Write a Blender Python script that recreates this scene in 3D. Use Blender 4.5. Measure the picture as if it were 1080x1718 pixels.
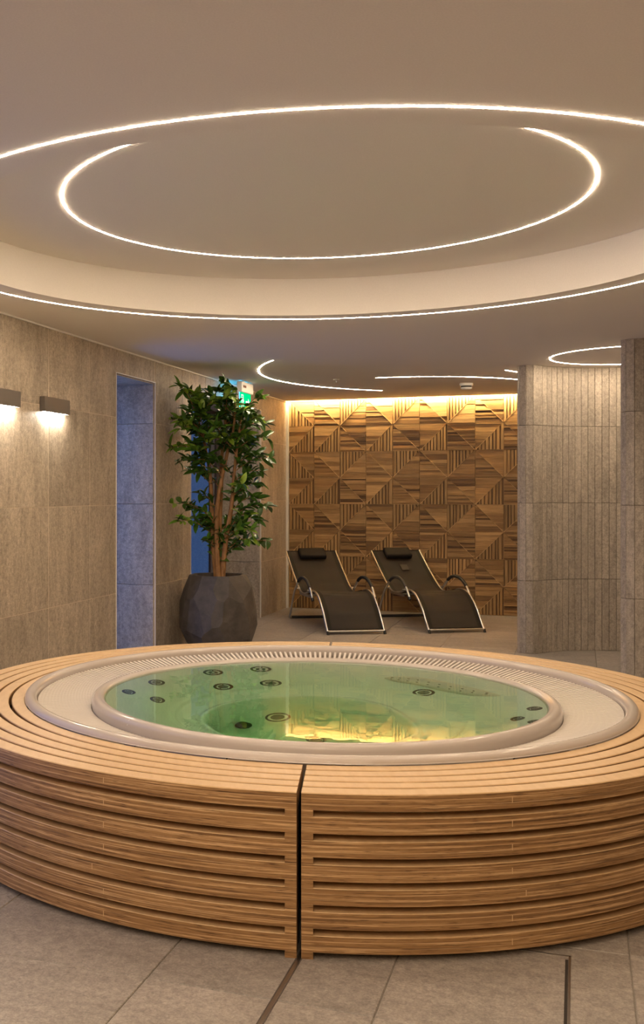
import bpy, bmesh, math, random
from mathutils import Vector, Matrix
random.seed(7)
for o in list(bpy.data.objects): bpy.data.objects.remove(o, do_unlink=True)
SC = bpy.context.scene
C = SC.collection
PI = math.pi
# ------------------------------------------------------------------ camera
F, CX, V0, CAMH = 1810.0, 290.0, 827.0, 1.5
cam = bpy.data.cameras.new('camera')
cam.sensor_fit = 'HORIZONTAL'; cam.sensor_width = 36.0
cam.lens = F / 1080 * 36.0
cam.shift_x = (540 - CX) / 1080
cam.shift_y = -(859 - V0) / 1080
cam.clip_end = 200
co = bpy.data.objects.new('camera', cam); C.objects.link(co)
co.location = (0, 0, CAMH); co.rotation_euler = (PI / 2, 0, 0)
SC.camera = co
# ------------------------------------------------------------------ world: dusk outside the windows
w = bpy.data.worlds.new('dusk'); SC.world = w; w.use_nodes = True
bg = w.node_tree.nodes['Background']
bg.inputs[0].default_value = (0.11, 0.30, 0.90, 1); bg.inputs[1].default_value = 2.6
# ------------------------------------------------------------------ exposure
vs = SC.view_settings
vs.view_transform = 'Standard'; vs.look = 'None'; vs.gamma = 1.0; vs.use_curve_mapping = False
vs.exposure = 0.27
LED_W = 135.0          # radiance of the ceiling light lines
LED_COL = (1.0, 0.79, 0.56)
COVE_W = 270.0
COVE_COL = (1.0, 0.78, 0.42)
LAMP_W = 170.0
SIGN_W = 1.2

# ------------------------------------------------------------------ frames
ANG = math.atan((968 - CX) / F)                    # direction of the left wall
P0 = Vector((-CX / F * 7.11, 7.11, 0))             # left wall where the frame's left edge meets it
DT = Vector((math.sin(ANG), math.cos(ANG), 0)); DS = Vector((math.cos(ANG), -math.sin(ANG), 0))
CEIL = 2.694
def room(s, t, z=0): return P0 + DS * s + DT * t + Vector((0, 0, z))
def wall_t(px):
    u = (px - CX) / F
    return (-P0.x + u * P0.y) / (DT.x - u * DT.y)
def at_depth(px, py, Y): return Vector(((px - CX) / F * Y, Y, CAMH - (py - V0) / F * Y))

# ------------------------------------------------------------------ mesh helpers
def link(name, me, mat=None, parent=None, loc=(0, 0, 0), rotz=0.0):
    o = bpy.data.objects.new(name, me); C.objects.link(o)
    if mat is not None and len(me.materials) == 0:
        for m in (mat if isinstance(mat, (list, tuple)) else [mat]): me.materials.append(m)
    if parent: o.parent = parent
    o.location = loc; o.rotation_euler = (0, 0, rotz)
    return o
class MB:
    def __init__(s): s.v = []; s.f = []; s.m = []; s.sm = []
    def add(s, vs, fs, mi=0, smooth=False):
        b = len(s.v); s.v += [tuple(v) for v in vs]
        for f in fs: s.f.append([i + b for i in f]); s.m.append(mi); s.sm.append(smooth)
    def box(s, x0, x1, y0, y1, z0, z1, mi=0):
        s.add([(x0,y0,z0),(x1,y0,z0),(x1,y1,z0),(x0,y1,z0),(x0,y0,z1),(x1,y0,z1),(x1,y1,z1),(x0,y1,z1)],
              [(0,3,2,1),(4,5,6,7),(0,1,5,4),(1,2,6,5),(2,3,7,6),(3,0,4,7)], mi)
    def cbox(s, x0, x1, y0, y1, z0, z1, c):
        """box with chamfered edges"""
        bm = bmesh.new(); bmesh.ops.create_cube(bm, size=1)
        for v in bm.verts: v.co = (x0+(v.co.x+.5)*(x1-x0), y0+(v.co.y+.5)*(y1-y0), z0+(v.co.z+.5)*(z1-z0))
        bmesh.ops.bevel(bm, geom=bm.edges[:], offset=c, segments=1, affect='EDGES', profile=.5)
        bm.verts.index_update()
        s.add([v.co[:] for v in bm.verts], [[v.index for v in f.verts] for f in bm.faces]); bm.free()
    def sweep(s, prof, a0, a1, n, closed=False, smooth=False, mi=0):
        """closed (r,z) polygon swept round the z axis from a0 to a1"""
        k = len(prof); vs = []; fs = []
        m = n if closed else n + 1
        for i in range(m):
            a = a0 + (a1 - a0) * i / n
            for r, z in prof: vs.append((r*math.cos(a), r*math.sin(a), z))
        for i in range(n):
            j = (i + 1) % m
            for q in range(k):
                p = (q + 1) % k
                fs.append((i*k+q, j*k+q, j*k+p, i*k+p))
        if not closed:
            fs.append(tuple(range(k))); fs.append(tuple(reversed(range(n*k, n*k+k))))
        s.add(vs, fs, mi, smooth)
    def lathe(s, prof, n=96, smooth=True, mi=0):
        k = len(prof); vs = []; fs = []
        for i in range(n):
            a = 2*PI*i/n
            for r, z in prof: vs.append((r*math.cos(a), r*math.sin(a), z))
        for i in range(n):
            j = (i+1) % n
            for q in range(k-1): fs.append((i*k+q, j*k+q, j*k+q+1, i*k+q+1))
        s.add(vs, fs, mi, smooth)
    def tube(s, pts, rad, n=10, caps=True, smooth=True, mi=0):
        pts = [Vector(p) for p in pts]; rads = rad if isinstance(rad, (list, tuple)) else [rad]*len(pts)
        vs = []; fs = []; up = None
        for i, p in enumerate(pts):
            d = (pts[min(i+1, len(pts)-1)] - pts[max(i-1, 0)]).normalized()
            if up is None:
                up = Vector((0,0,1)) if abs(d.z) < .9 else Vector((1,0,0))
            x = d.cross(up).normalized(); y = x.cross(d).normalized(); up = y
            for k in range(n):
                a = 2*PI*k/n; vs.append(p + (x*math.cos(a) + y*math.sin(a))*rads[i])
        for i in range(len(pts)-1):
            for k in range(n):
                q = (k+1) % n; fs.append((i*n+k, i*n+q, (i+1)*n+q, (i+1)*n+k))
        s.add(vs, fs, mi, smooth)
        if caps:
            s.add([vs[k] for k in range(n)], [tuple(reversed(range(n)))], mi)
            s.add([vs[(len(pts)-1)*n+k] for k in range(n)], [tuple(range(n))], mi)
    def mesh(s, name):
        me = bpy.data.meshes.new(name); me.from_pydata(s.v, [], s.f); me.update()
        me.polygons.foreach_set('material_index', s.m); me.polygons.foreach_set('use_smooth', s.sm)
        bm = bmesh.new(); bm.from_mesh(me)
        bmesh.ops.recalc_face_normals(bm, faces=bm.faces[:]); bm.to_mesh(me); bm.free()
        return me
    def obj(s, name, mat, parent=None, loc=(0,0,0), rotz=0.0): return link(name, s.mesh(name), mat, parent, loc, rotz)
def spline(P, n):
    """Catmull-Rom through P, n points per span"""
    P = [Vector(p) for p in P]; out = []
    for i in range(len(P)-1):
        a, b, c, d = P[max(i-1,0)], P[i], P[i+1], P[min(i+2, len(P)-1)]
        for k in range(n):
            t = k/n
            out.append(.5*((2*b) + (c-a)*t + (2*a-5*b+4*c-d)*t*t + (3*b-a-3*c+d)*t**3))
    out.append(P[-1]); return out
def empty(name, loc, rotz=0.0):
    o = bpy.data.objects.new(name, None); C.objects.link(o); o.location = loc; o.rotation_euler = (0,0,rotz)
    o.empty_display_size = .1; return o
def tag(o, label=None, cat=None, group=None, kind=None):
    if label: o['label'] = label
    if cat: o['category'] = cat
    if group: o['group'] = group
    if kind: o['kind'] = kind
    return o

# ------------------------------------------------------------------ materials
def mat(name):
    m = bpy.data.materials.new(name); m.use_nodes = True
    nt = m.node_tree; return m, nt, nt.nodes['Principled BSDF']
def node(nt, typ, **kw):
    n = nt.nodes.new(typ)
    for k, v in kw.items():
        if k.startswith('i_'): n.inputs[int(k[2:])].default_value = v
        else: setattr(n, k, v)
    return n
def sock(node_, name, typ):
    return [s for s in node_.inputs if s.name == name and s.type == typ][0]
def mix(nt, fac, a, b, blend='MIX'):
    n = nt.nodes.new('ShaderNodeMix'); n.data_type = 'RGBA'; n.blend_type = blend
    for s, v in ((sock(n,'Factor','VALUE'), fac), (sock(n,'A','RGBA'), a), (sock(n,'B','RGBA'), b)):
        if hasattr(v, 'is_output'): nt.links.new(v, s)
        elif isinstance(v, (tuple, list)): s.default_value = (*v, 1)[:4]
        else: s.default_value = v
    return [s for s in n.outputs if s.type == 'RGBA'][0]
def ramp(nt, src, stops):
    n = nt.nodes.new('ShaderNodeValToRGB'); e = n.color_ramp.elements
    while len(e) < len(stops): e.new(.5)
    for q, (p, c) in zip(e, stops): q.position = p; q.color = (*c, 1) if len(c) == 3 else c
    nt.links.new(src, n.inputs[0]); return n.outputs[0]
def coords(nt, scale, rnd=True, rot=(0,0,0)):
    tc = nt.nodes.new('ShaderNodeTexCoord'); v = tc.outputs['Object']
    if rnd:
        oi = nt.nodes.new('ShaderNodeObjectInfo')
        mu = node(nt, 'ShaderNodeVectorMath', operation='MULTIPLY'); mu.inputs[1].default_value = (37, 53, 71)
        nt.links.new(oi.outputs['Random'], mu.inputs[0])
        ad = node(nt, 'ShaderNodeVectorMath', operation='ADD'); nt.links.new(v, ad.inputs[0]); nt.links.new(mu.outputs[0], ad.inputs[1]); v = ad.outputs[0]
    mp = nt.nodes.new('ShaderNodeMapping'); mp.inputs['Scale'].default_value = scale; mp.inputs['Rotation'].default_value = rot
    nt.links.new(v, mp.inputs[0]); return mp.outputs[0]
def noise(nt, vec, scale, detail=4, rough=.55, dist=0.0):
    n = nt.nodes.new('ShaderNodeTexNoise'); n.inputs['Scale'].default_value = scale; n.inputs['Detail'].default_value = detail
    n.inputs['Roughness'].default_value = rough; n.inputs['Distortion'].default_value = dist
    nt.links.new(vec, n.inputs['Vector']); return n.outputs[0]
def bump(nt, b, h, strength, dist=.01):
    n = nt.nodes.new('ShaderNodeBump'); n.inputs['Strength'].default_value = strength; n.inputs['Distance'].default_value = dist
    nt.links.new(h, n.inputs['Height']); nt.links.new(n.outputs[0], b.inputs['Normal'])
def plain(name, col, rough=.6, metal=0.0, spec=.5):
    m, nt, b = mat(name); b.inputs['Base Color'].default_value = (*col, 1); b.inputs['Roughness'].default_value = rough
    b.inputs['Metallic'].default_value = metal; b.inputs['Specular IOR Level'].default_value = spec; return m
def emit(name, col, strength):
    m, nt, b = mat(name); nt.nodes.remove(b); e = nt.nodes.new('ShaderNodeEmission')
    e.inputs[0].default_value = (*col, 1); e.inputs[1].default_value = strength
    nt.links.new(e.outputs[0], nt.nodes['Material Output'].inputs[0]); return m
def stone(name, dark, light, scale, rough=.55, vein=.5, spk=1.0, bs=.35):
    """fine-grained split-face stoneware: long soft streaks, diagonal veins, sandy speckle"""
    m, nt, b = mat(name)
    v1 = coords(nt, scale); v2 = coords(nt, (1,1,1)); v3 = coords(nt, (1.2, 1.2, .45), rot=(.5,.4,.3))
    streak = noise(nt, v1, 3.2, 6, .62, .5); grain = noise(nt, v2, 130, 3, .7); veins = noise(nt, v3, 2.6, 7, .6, 2.2)
    c = ramp(nt, streak, [(.24, dark), (.74, light)])
    mid_ = noise(nt, v2, 38, 5, .7, .3); c = mix(nt, 1.0, c, ramp(nt, mid_, [(.32, (1-.30*spk,)*3), (.62, (1,1,1))]), 'MULTIPLY')
    vr = ramp(nt, veins, [(.44, (0,0,0)), (.5, (1,1,1)), (.56, (0,0,0))])
    md = node(nt, 'ShaderNodeMath', operation='MULTIPLY', i_1=vein*.35); nt.links.new(vr, md.inputs[0])
    c = mix(nt, md.outputs[0], c, tuple(min(1, x*1.35) for x in light))
    g = ramp(nt, grain, [(.3, (1-.32*spk,)*3), (.7, (1+.0,)*3)])
    c = mix(nt, 1.0, c, g, 'MULTIPLY')
    oi = nt.nodes.new('ShaderNodeObjectInfo'); rr = ramp(nt, oi.outputs['Random'], [(0, (.82,.82,.83)), (1, (1,1,1))])
    c = mix(nt, 1.0, c, rr, 'MULTIPLY')
    nt.links.new(c, b.inputs['Base Color']); b.inputs['Roughness'].default_value = rough
    hm = node(nt, 'ShaderNodeMath', operation='MULTIPLY_ADD', i_1=2.0); nt.links.new(streak, hm.inputs[0]); nt.links.new(mid_, hm.inputs[2])
    bump(nt, b, hm.outputs[0], bs, .006)
    return m
M = {}
M['stone'] = stone('wall_stone', (.44,.36,.265), (.74,.615,.47), (2.4,2.4,.5), spk=1.35, bs=.5)
M['plank'] = stone('plank_stone', (.46,.395,.32), (.74,.64,.52), (3,3,.5), vein=.5, spk=1.3, bs=.5)
M['floor'] = stone('floor_stone', (.40,.35,.30), (.56,.495,.425), (.7,2.2,1), rough=.45, vein=.2, spk=1.25, bs=.35)
M['grout'] = plain('grout', (.27,.24,.20), .9)
M['plank_core'] = plain('plank_core', (.20,.165,.13), .9)
M['wall_grout'] = plain('wall_grout', (.66,.56,.44), .9)
m, nt, b = mat('ceiling_plaster_fine'); n_ = noise(nt, coords(nt, (1,1,1), False), 180, 2, .5)
nt.links.new(ramp(nt, n_, [(.3, (.82,.765,.70)), (.7, (.87,.81,.745))]), b.inputs['Base Color']); b.inputs['Roughness'].default_value = .85
bump(nt, b, n_, .08, .003); M['plaster'] = m
M['trim'] = plain('light_trim', (.78,.74,.68), .4)
M['led'] = emit('led_diffuser', LED_COL, LED_W)
M['led_sub'] = emit('led_diffuser_dim', LED_COL, LED_W*1.35)
M['cove'] = emit('cove_led', COVE_COL, COVE_W)
M['lamp_light'] = emit('sconce_diffuser', (1.0,.88,.72), LAMP_W)
M['lamp_body'] = plain('sconce_metal', (.24,.205,.18), .45, .2)
M['alu'] = plain('aluminium', (.62,.61,.60), .28, 1.0)
M['foam'] = plain('black_foam', (.022,.02,.018), .7)
M['rubber'] = plain('black_rubber', (.012,.012,.012), .6)
M['steel'] = plain('steel', (.42,.40,.38), .35, 1.0)
M['dark'] = plain('dark_void', (.03,.022,.016), .9)
M['slot'] = plain('slot_grout', (.09,.07,.055), .8)  # dark grout tone of the drain edges
M['white_plastic'] = plain('white_plastic', (.78,.76,.72), .4)
M['acrylic'] = plain('tub_acrylic', (.52,.455,.40), .16)
M['pad'] = plain('pad_acrylic', (.72,.66,.58), .3)
M['bowl'] = plain('bowl_acrylic', (.86,.86,.82), .2)  # the rim's acrylic, lightened to stand in for light under water
M['gutter'] = plain('gutter_grey', (.20,.17,.145), .5)
M['grating'] = plain('grating_plastic', (.62,.56,.50), .4)
M['jet'] = plain('jet_grey', (.045,.05,.05), .22, .4)
M['jet_face'] = plain('jet_face', (.25,.27,.26), .25, .6)
M['timber_back'] = plain('timber_backing', (.46,.30,.14), .6)
M['soil'] = plain('soil', (.03,.022,.015), .95)
# plywood edge / face
m, nt, b = mat('birch_ply')
geo = nt.nodes.new('ShaderNodeNewGeometry'); sp = nt.nodes.new('ShaderNodeSeparateXYZ'); nt.links.new(geo.outputs['True Normal'], sp.inputs[0])
gt = node(nt, 'ShaderNodeMath', operation='GREATER_THAN', i_1=.55); ab = node(nt, 'ShaderNodeMath', operation='ABSOLUTE')
nt.links.new(sp.outputs[2], ab.inputs[0]); nt.links.new(ab.outputs[0], gt.inputs[0])
n1 = noise(nt, coords(nt, (1.6,1.6,130), False), 1.0, 5, .65); n2 = noise(nt, coords(nt, (14,14,420), False), 1.0, 3, .6)
edge = ramp(nt, n1, [(.30, (.09,.038,.012)), (.40, (.24,.125,.048)), (.49, (.35,.19,.074)), (.57, (.39,.22,.088)), (.61, (.72,.47,.24)), (.66, (.37,.205,.082))])
edge = mix(nt, 1.0, edge, ramp(nt, n2, [(.33, (.30,.24,.20)), (.45, (1,1,1))]), 'MULTIPLY')
tco = nt.nodes.new('ShaderNodeTexCoord'); sz = nt.nodes.new('ShaderNodeSeparateXYZ'); nt.links.new(tco.outputs['Object'], sz.inputs[0])
m1 = node(nt, 'ShaderNodeMath', operation='MULTIPLY_ADD', i_1=-7/.5355, i_2=7.0); nt.links.new(sz.outputs[2], m1.inputs[0])     # rings counted from the top
m2 = node(nt, 'ShaderNodeMath', operation='FRACT'); nt.links.new(m1.outputs[0], m2.inputs[0])
lines = ramp(nt, m2.outputs[0], [(.205, (0,0,0)), (.235, (1,1,1)), (.265, (0,0,0)), (.450, (0,0,0)), (.480, (1,1,1)), (.510, (0,0,0))])
brk = ramp(nt, noise(nt, coords(nt, (3,3,40), False), 1.3, 3), [(.38, (.1,.1,.1)), (.55, (.85,.85,.85))])
edge = mix(nt, mix(nt, 1.0, lines, brk, 'MULTIPLY'), edge, (.74,.49,.26))
n3 = noise(nt, coords(nt, (22,5,5), False, (0,0,.4)), 1.5, 5, .6)
face = ramp(nt, n3, [(.3, (.58,.38,.19)), (.7, (.67,.46,.25))])
nt.links.new(mix(nt, gt.outputs[0], edge, face), b.inputs['Base Color']); b.inputs['Roughness'].default_value = .38
bump(nt, b, n1, .12, .003); M['ply'] = m
M['ply_light'] = plain('ply_glue_joint', (.66,.45,.24), .5)
# wall wood strips (colour attribute per strip x grain)
for nm, sc in (('wood_h', (4,4,70)), ('wood_v', (70,70,4))):
    m, nt, b = mat(nm); at = nt.nodes.new('ShaderNodeVertexColor'); at.layer_name = 'Col'
    g = noise(nt, coords(nt, sc), 1.0, 5, .65, .4)
    nt.links.new(mix(nt, 1.0, at.outputs[0], ramp(nt, g, [(.3, (.62,.58,.52)), (.66, (1.12,1.1,1.06))]), 'MULTIPLY'), b.inputs['Base Color'])
    b.inputs['Roughness'].default_value = .5; bump(nt, b, g, .25, .004); M[nm] = m
# sling fabric: open weave
m, nt, b = mat('sling_mesh'); b.inputs['Base Color'].default_value = (.030,.025,.021,1); b.inputs['Roughness'].default_value = .6; b.inputs['Specular IOR Level'].default_value = .12
tr = nt.nodes.new('ShaderNodeBsdfTransparent'); mx = nt.nodes.new('ShaderNodeMixShader'); mx.inputs[0].default_value = .07
nt.links.new(b.outputs[0], mx.inputs[1]); nt.links.new(tr.outputs[0], mx.inputs[2]); nt.links.new(mx.outputs[0], nt.nodes['Material Output'].inputs[0]); M['sling'] = m
M['hem'] = plain('sling_hem', (.022,.019,.016), .7, 0, .08)
M['pillow'] = plain('pillow_fabric', (.018,.015,.013), .7, 0, .08)
# plant
m, nt, b = mat('leaf'); oi = nt.nodes.new('ShaderNodeObjectInfo'); n_ = noise(nt, coords(nt, (1,1,1)), 14, 3)
c = ramp(nt, oi.outputs['Random'], [(0, (.035,.10,.011)), (.6, (.13,.27,.02)), (1, (.36,.52,.045))])
c = mix(nt, 1.0, c, ramp(nt, n_, [(.3, (.6,.6,.6)), (.7, (1.2,1.2,1.2))]), 'MULTIPLY')
nt.links.new(c, b.inputs['Base Color']); b.inputs['Roughness'].default_value = .32; M['leaf'] = m
m, nt, b = mat('bark'); n_ = noise(nt, coords(nt, (30,30,6), False), 2, 4)
nt.links.new(ramp(nt, n_, [(.3, (.20,.09,.03)), (.7, (.46,.24,.09))]), b.inputs['Base Color']); b.inputs['Roughness'].default_value = .7; M['bark'] = m
m, nt, b = mat('pot_clay'); n_ = noise(nt, coords(nt, (1,1,1), False), 9, 6, .65)
nt.links.new(ramp(nt, n_, [(.3, (.05,.041,.034)), (.75, (.12,.10,.083))]), b.inputs['Base Color']); b.inputs['Roughness'].default_value = .62; bump(nt, b, n_, .15, .01); M['pot'] = m
# glass pane
m, nt, b = mat('window_glass'); nt.nodes.remove(b)
fr = nt.nodes.new('ShaderNodeFresnel'); fr.inputs[0].default_value = 1.45
tr = nt.nodes.new('ShaderNodeBsdfTransparent'); tr.inputs[0].default_value = (.80,.88,.92,1); gl = nt.nodes.new('ShaderNodeBsdfGlossy'); gl.inputs['Roughness'].default_value = .02
mx = nt.nodes.new('ShaderNodeMixShader'); ge = nt.nodes.new('ShaderNodeNewGeometry'); iv = node(nt, 'ShaderNodeMath', operation='SUBTRACT', i_0=1.0); nt.links.new(ge.outputs['Backfacing'], iv.inputs[1])
mu = node(nt, 'ShaderNodeMath', operation='MULTIPLY'); nt.links.new(fr.outputs[0], mu.inputs[0]); nt.links.new(iv.outputs[0], mu.inputs[1]); nt.links.new(mu.outputs[0], mx.inputs[0]); nt.links.new(tr.outputs[0], mx.inputs[1]); nt.links.new(gl.outputs[0], mx.inputs[2])
nt.links.new(mx.outputs[0], nt.nodes['Material Output'].inputs[0]); M['glass'] = m
M['glass_tint'] = m.copy(); M['glass_tint'].name = 'window_glass_tinted'
for n_ in M['glass_tint'].node_tree.nodes:
    if n_.type == 'BSDF_TRANSPARENT': n_.inputs[0].default_value = (.25,.26,.25,1)
M['glass_film'] = m.copy(); M['glass_film'].name = 'window_glass_film'  # dimmed copy for the unseen window, added to cut its blue spill
for n_ in M['glass_film'].node_tree.nodes:
    if n_.type == 'BSDF_TRANSPARENT': n_.inputs[0].default_value = (.55,.58,.58,1)
M['win_frame'] = plain('window_frame_brown', (.06,.04,.03), .5)
# water
m, nt, b = mat('spa_water'); nt.nodes.remove(b)
gl = nt.nodes.new('ShaderNodeBsdfGlass'); gl.inputs['Color'].default_value = (.93,1,.95,1); gl.inputs['Roughness'].default_value = 0; gl.inputs['IOR'].default_value = 1.33
va = nt.nodes.new('ShaderNodeVolumeAbsorption'); va.inputs[0].default_value = (.42,.88,.42,1); va.inputs[1].default_value = .7
bp = nt.nodes.new('ShaderNodeBump'); bp.inputs['Strength'].default_value = .05; bp.inputs['Distance'].default_value = .01
nn = noise(nt, coords(nt, (1,1,1), False), 5, 2); nt.links.new(nn, bp.inputs['Height']); nt.links.new(bp.outputs[0], gl.inputs['Normal'])
mo = nt.nodes['Material Output']; nt.links.new(gl.outputs[0], mo.inputs[0]); nt.links.new(va.outputs[0], mo.inputs[1]); M['water'] = m
M['sign_green'] = emit('sign_green', (.0,.62,.20), SIGN_W)
M['sign_cyan'] = emit('sign_back_light', (.05,.55,1.0), SIGN_W*7)
M['sign_white'] = emit('sign_white', (.8,1,.9), SIGN_W*.9)
M['tub_light'] = emit('tub_light', (.75,1,.85), 12)

# ================================================================== ROOM
S_MAX, T_MIN, T_BACK = 5.4, -9.5, 7.50
ROWS = [0, .67, 1.40, 2.125, CEIL]
O1 = (wall_t(195), wall_t(260)); O2 = (wall_t(320), wall_t(437)); O3 = (-4.6, -0.9); OTOP = 2.49; REV = .56
# floor
bm = bmesh.new(); R_PIT = 1.0; TC = Vector((.715, 5.230, 0))       # the tub stands in a round pit
vo = [bm.verts.new((*p, -.005)) for p in ((-1.2, T_MIN-.3), (S_MAX+.3, T_MIN-.3), (S_MAX+.3, T_BACK+.3), (-1.2, T_BACK+.3))]
ct = Vector(((TC-P0).dot(DS), (TC-P0).dot(DT)))
vc = [bm.verts.new((ct.x+R_PIT*math.cos(2*PI*i/64), ct.y+R_PIT*math.sin(2*PI*i/64), -.005)) for i in range(64)]
bmesh.ops.triangle_fill(bm, use_beauty=True, edges=[bm.edges.new((vo[i], vo[(i+1)%4])) for i in range(4)] + [bm.edges.new((vc[i], vc[(i+1)%64])) for i in range(64)])
for f in list(bm.faces):
    if all(v in vc for v in f.verts): bm.faces.remove(f)
vt = [bm.verts.new((v.co.x, v.co.y, -.7)) for v in vc]
for i in range(64): bm.faces.new((vc[i], vc[(i+1)%64], vt[(i+1)%64], vt[i]))
bm.faces.new(vt); me = bpy.data.meshes.new('floor'); bm.to_mesh(me); bm.free()
floor = tag(link('floor', me, M['grout'], None, P0, -ANG), 'grey beige stone tile floor', kind='structure')
PT = .703; cache = {}
def tile_mesh(a, b_, th, axis):
    """axis 'z': floor tile a x b; 's': wall tile in the t-z plane (thickness along s)"""
    k = (round(a,3), round(b_,3), th, axis)
    if k not in cache:
        q = MB(); c = .0025
        if axis == 'z': q.cbox(-a/2, a/2, -b_/2, b_/2, -th, 0, c)
        elif axis == 's': q.cbox(-th, 0, -a/2, a/2, -b_/2, b_/2, .001)
        else: q.cbox(-a/2, a/2, -th, 0, -b_/2, b_/2, c)
        cache[k] = q.mesh('tile')
    return cache[k]
J = .0035
s0, t0 = .205, -3.165
for i in range(-2, 9):
    for j in range(-2, 16):
        a0, a1 = s0+PT*(i-1), s0+PT*i; b0, b1 = t0+PT*j, t0+PT*(j+1)
        a0 = max(a0, -.56); a1 = min(a1, S_MAX); b1 = min(b1, T_BACK)
        if a1-a0 < .05 or b1-b0 < .05: continue
        nr = Vector((min(max(ct.x, a0), a1), min(max(ct.y, b0), b1)))
        if (nr-ct).length < .62: continue                                 # none where the tub reaches below the floor
        link('floor_tile', tile_mesh(a1-a0-J, b1-b0-J, .012, 'z'), M['floor'], floor, ((a0+a1)/2, (b0+b1)/2, 0))
# left wall
wl = MB()
segs = [(T_MIN, O3[0]), (O3[1], O1[0]), (O1[1], O2[0]), (O2[1], T_BACK+.2)]
for a, b_ in segs: wl.box(-REV, -.0025, a, b_, 0, CEIL+.3)
for a, b_ in (O1, O2, O3): wl.box(-REV, -.0025, a, b_, OTOP, CEIL+.3)
wall_l = tag(wl.obj('wall_left', M['wall_grout'], None, P0, -ANG), 'beige stone tiled wall with tall openings', kind='structure')
def minus(r, h):
    x0,x1,y0,y1 = r; a0,a1,b0,b1 = h
    if a1 <= x0 or a0 >= x1 or b1 <= y0 or b0 >= y1: return [r]
    out = []
    if a0 > x0: out.append((x0,a0,y0,y1))
    if a1 < x1: out.append((a1,x1,y0,y1))
    m0, m1 = max(x0,a0), min(x1,a1)
    if b1 < y1: out.append((m0,m1,b1,y1))
    if b0 > y0: out.append((m0,m1,y0,b0))
    return out
for j in range(-4, 11):
    for k in range(4):
        rs = [(.70*j, min(.70*(j+1), T_BACK), ROWS[k], ROWS[k+1])]
        for o_ in (O1, O2, O3): rs = [q for r in rs for q in minus(r, (o_[0], o_[1], 0, OTOP))]
        for (a,b_,c,d) in rs:
            if b_-a < .03 or d-c < .03: continue
            link('wall_tile', tile_mesh(b_-a-J*2.6, d-c-J*1.2, .012, 's'), M['stone'], wall_l, (0, (a+b_)/2, (c+d)/2))
# far reveals of the openings, tiled; soffits
for o_ in (O1, O2):
    for k in range(4):
        z0, z1 = ROWS[k], min(ROWS[k+1], OTOP)
        link('reveal_tile', tile_mesh(REV-.03, z1-z0-J, .012, 't'), M['stone'], wall_l, (-(REV-.03)/2-.012, o_[1], (z0+z1)/2))
    link('soffit_tile', tile_mesh(REV-.03, o_[1]-o_[0]-J, .012, 'z'), M['stone'], wall_l, (-(REV-.03)/2-.012, (o_[0]+o_[1])/2, OTOP+.0))
# opening edge trims
tr_i = 1
def trim(mb, label):
    global tr_i
    o = mb.obj('trim_%d' % tr_i, M['trim'], None, P0, -ANG); tr_i += 1
    tag(o, label, kind='structure'); return o
for o_, nm in ((O1, 'narrow opening'), (O2, 'wide opening behind the plant')):
    q = MB(); e = .007
    q.box(-.012, .004, o_[0]-e, o_[0], 0, OTOP+e); q.box(-.012, .004, o_[1], o_[1]+e, 0, OTOP+e); q.box(-.012, .004, o_[0], o_[1], OTOP, OTOP+e)
    trim(q, 'slim pale edge profile round the ' + nm)
q = MB(); q.box(0, .012, T_MIN, T_BACK, CEIL-.012, CEIL); trim(q, 'pale line along the top of the left wall')
q = MB(); q.box(0, .03, T_BACK-.045, T_BACK, 0, CEIL); trim(q, 'pale upright strip where stone wall meets timber wall')
# windows in the openings
for i, o_ in enumerate((O1, O2, O3)):
    t_a, t_b = o_; e = empty('window_%d' % (i+1), room(-REV+.02, (t_a+t_b)/2), -ANG); h = (t_b-t_a)/2
    tag(e, ('dusk blue window inside the narrow opening', 'dusk blue window with brown frame behind the plant', 'dusk blue window beside the camera')[i], kind='structure')
    q = MB()
    for a in ((-h, -h+.05), (h-.14, h)): q.box(-.03, .03, a[0], a[1], 0, OTOP)
    q.box(-.03, .03, -h, h, 0, .05); q.box(-.03, .03, -h, h, OTOP-.05, OTOP)
    if i: q.box(-.03, .03, -.03, .03, 0, OTOP)
    q.obj('window_frame', M['win_frame'], e)
    if i == 1:
        for dy in (.17, .215, .26, .305):
            q = MB(); q.box(-.012, .012, h-dy-.012, h-dy, .05, OTOP-.05); q.obj('window_bar', M['win_frame'] if dy > .3 else M['lamp_body'], e)
    q = MB(); q.box(-.004, .004, -h+.05, h-.05, .05, OTOP-.05); q.obj('pane', M[('glass', 'glass_tint', 'glass_film')[i]], e)
# other walls
q = MB(); q.box(-REV, S_MAX+.2, T_BACK, T_BACK+.2, 0, CEIL+.3); wall_b = tag(q.obj('wall_back', M['timber_back'], None, P0, -ANG), 'far wall clad in triangular timber panels', kind='structure')
q = MB(); q.box(S_MAX, S_MAX+.2, T_MIN, T_BACK, 0, CEIL+.3); tag(q.obj('wall_right', M['stone'], None, P0, -ANG), 'stone wall beyond the round shower', kind='structure')
q = MB(); q.box(-REV, S_MAX+.2, T_MIN-.2, T_MIN, 0, CEIL+.3); tag(q.obj('wall_front', M['stone'], None, P0, -ANG), 'stone wall behind the camera', kind='structure')
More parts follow.
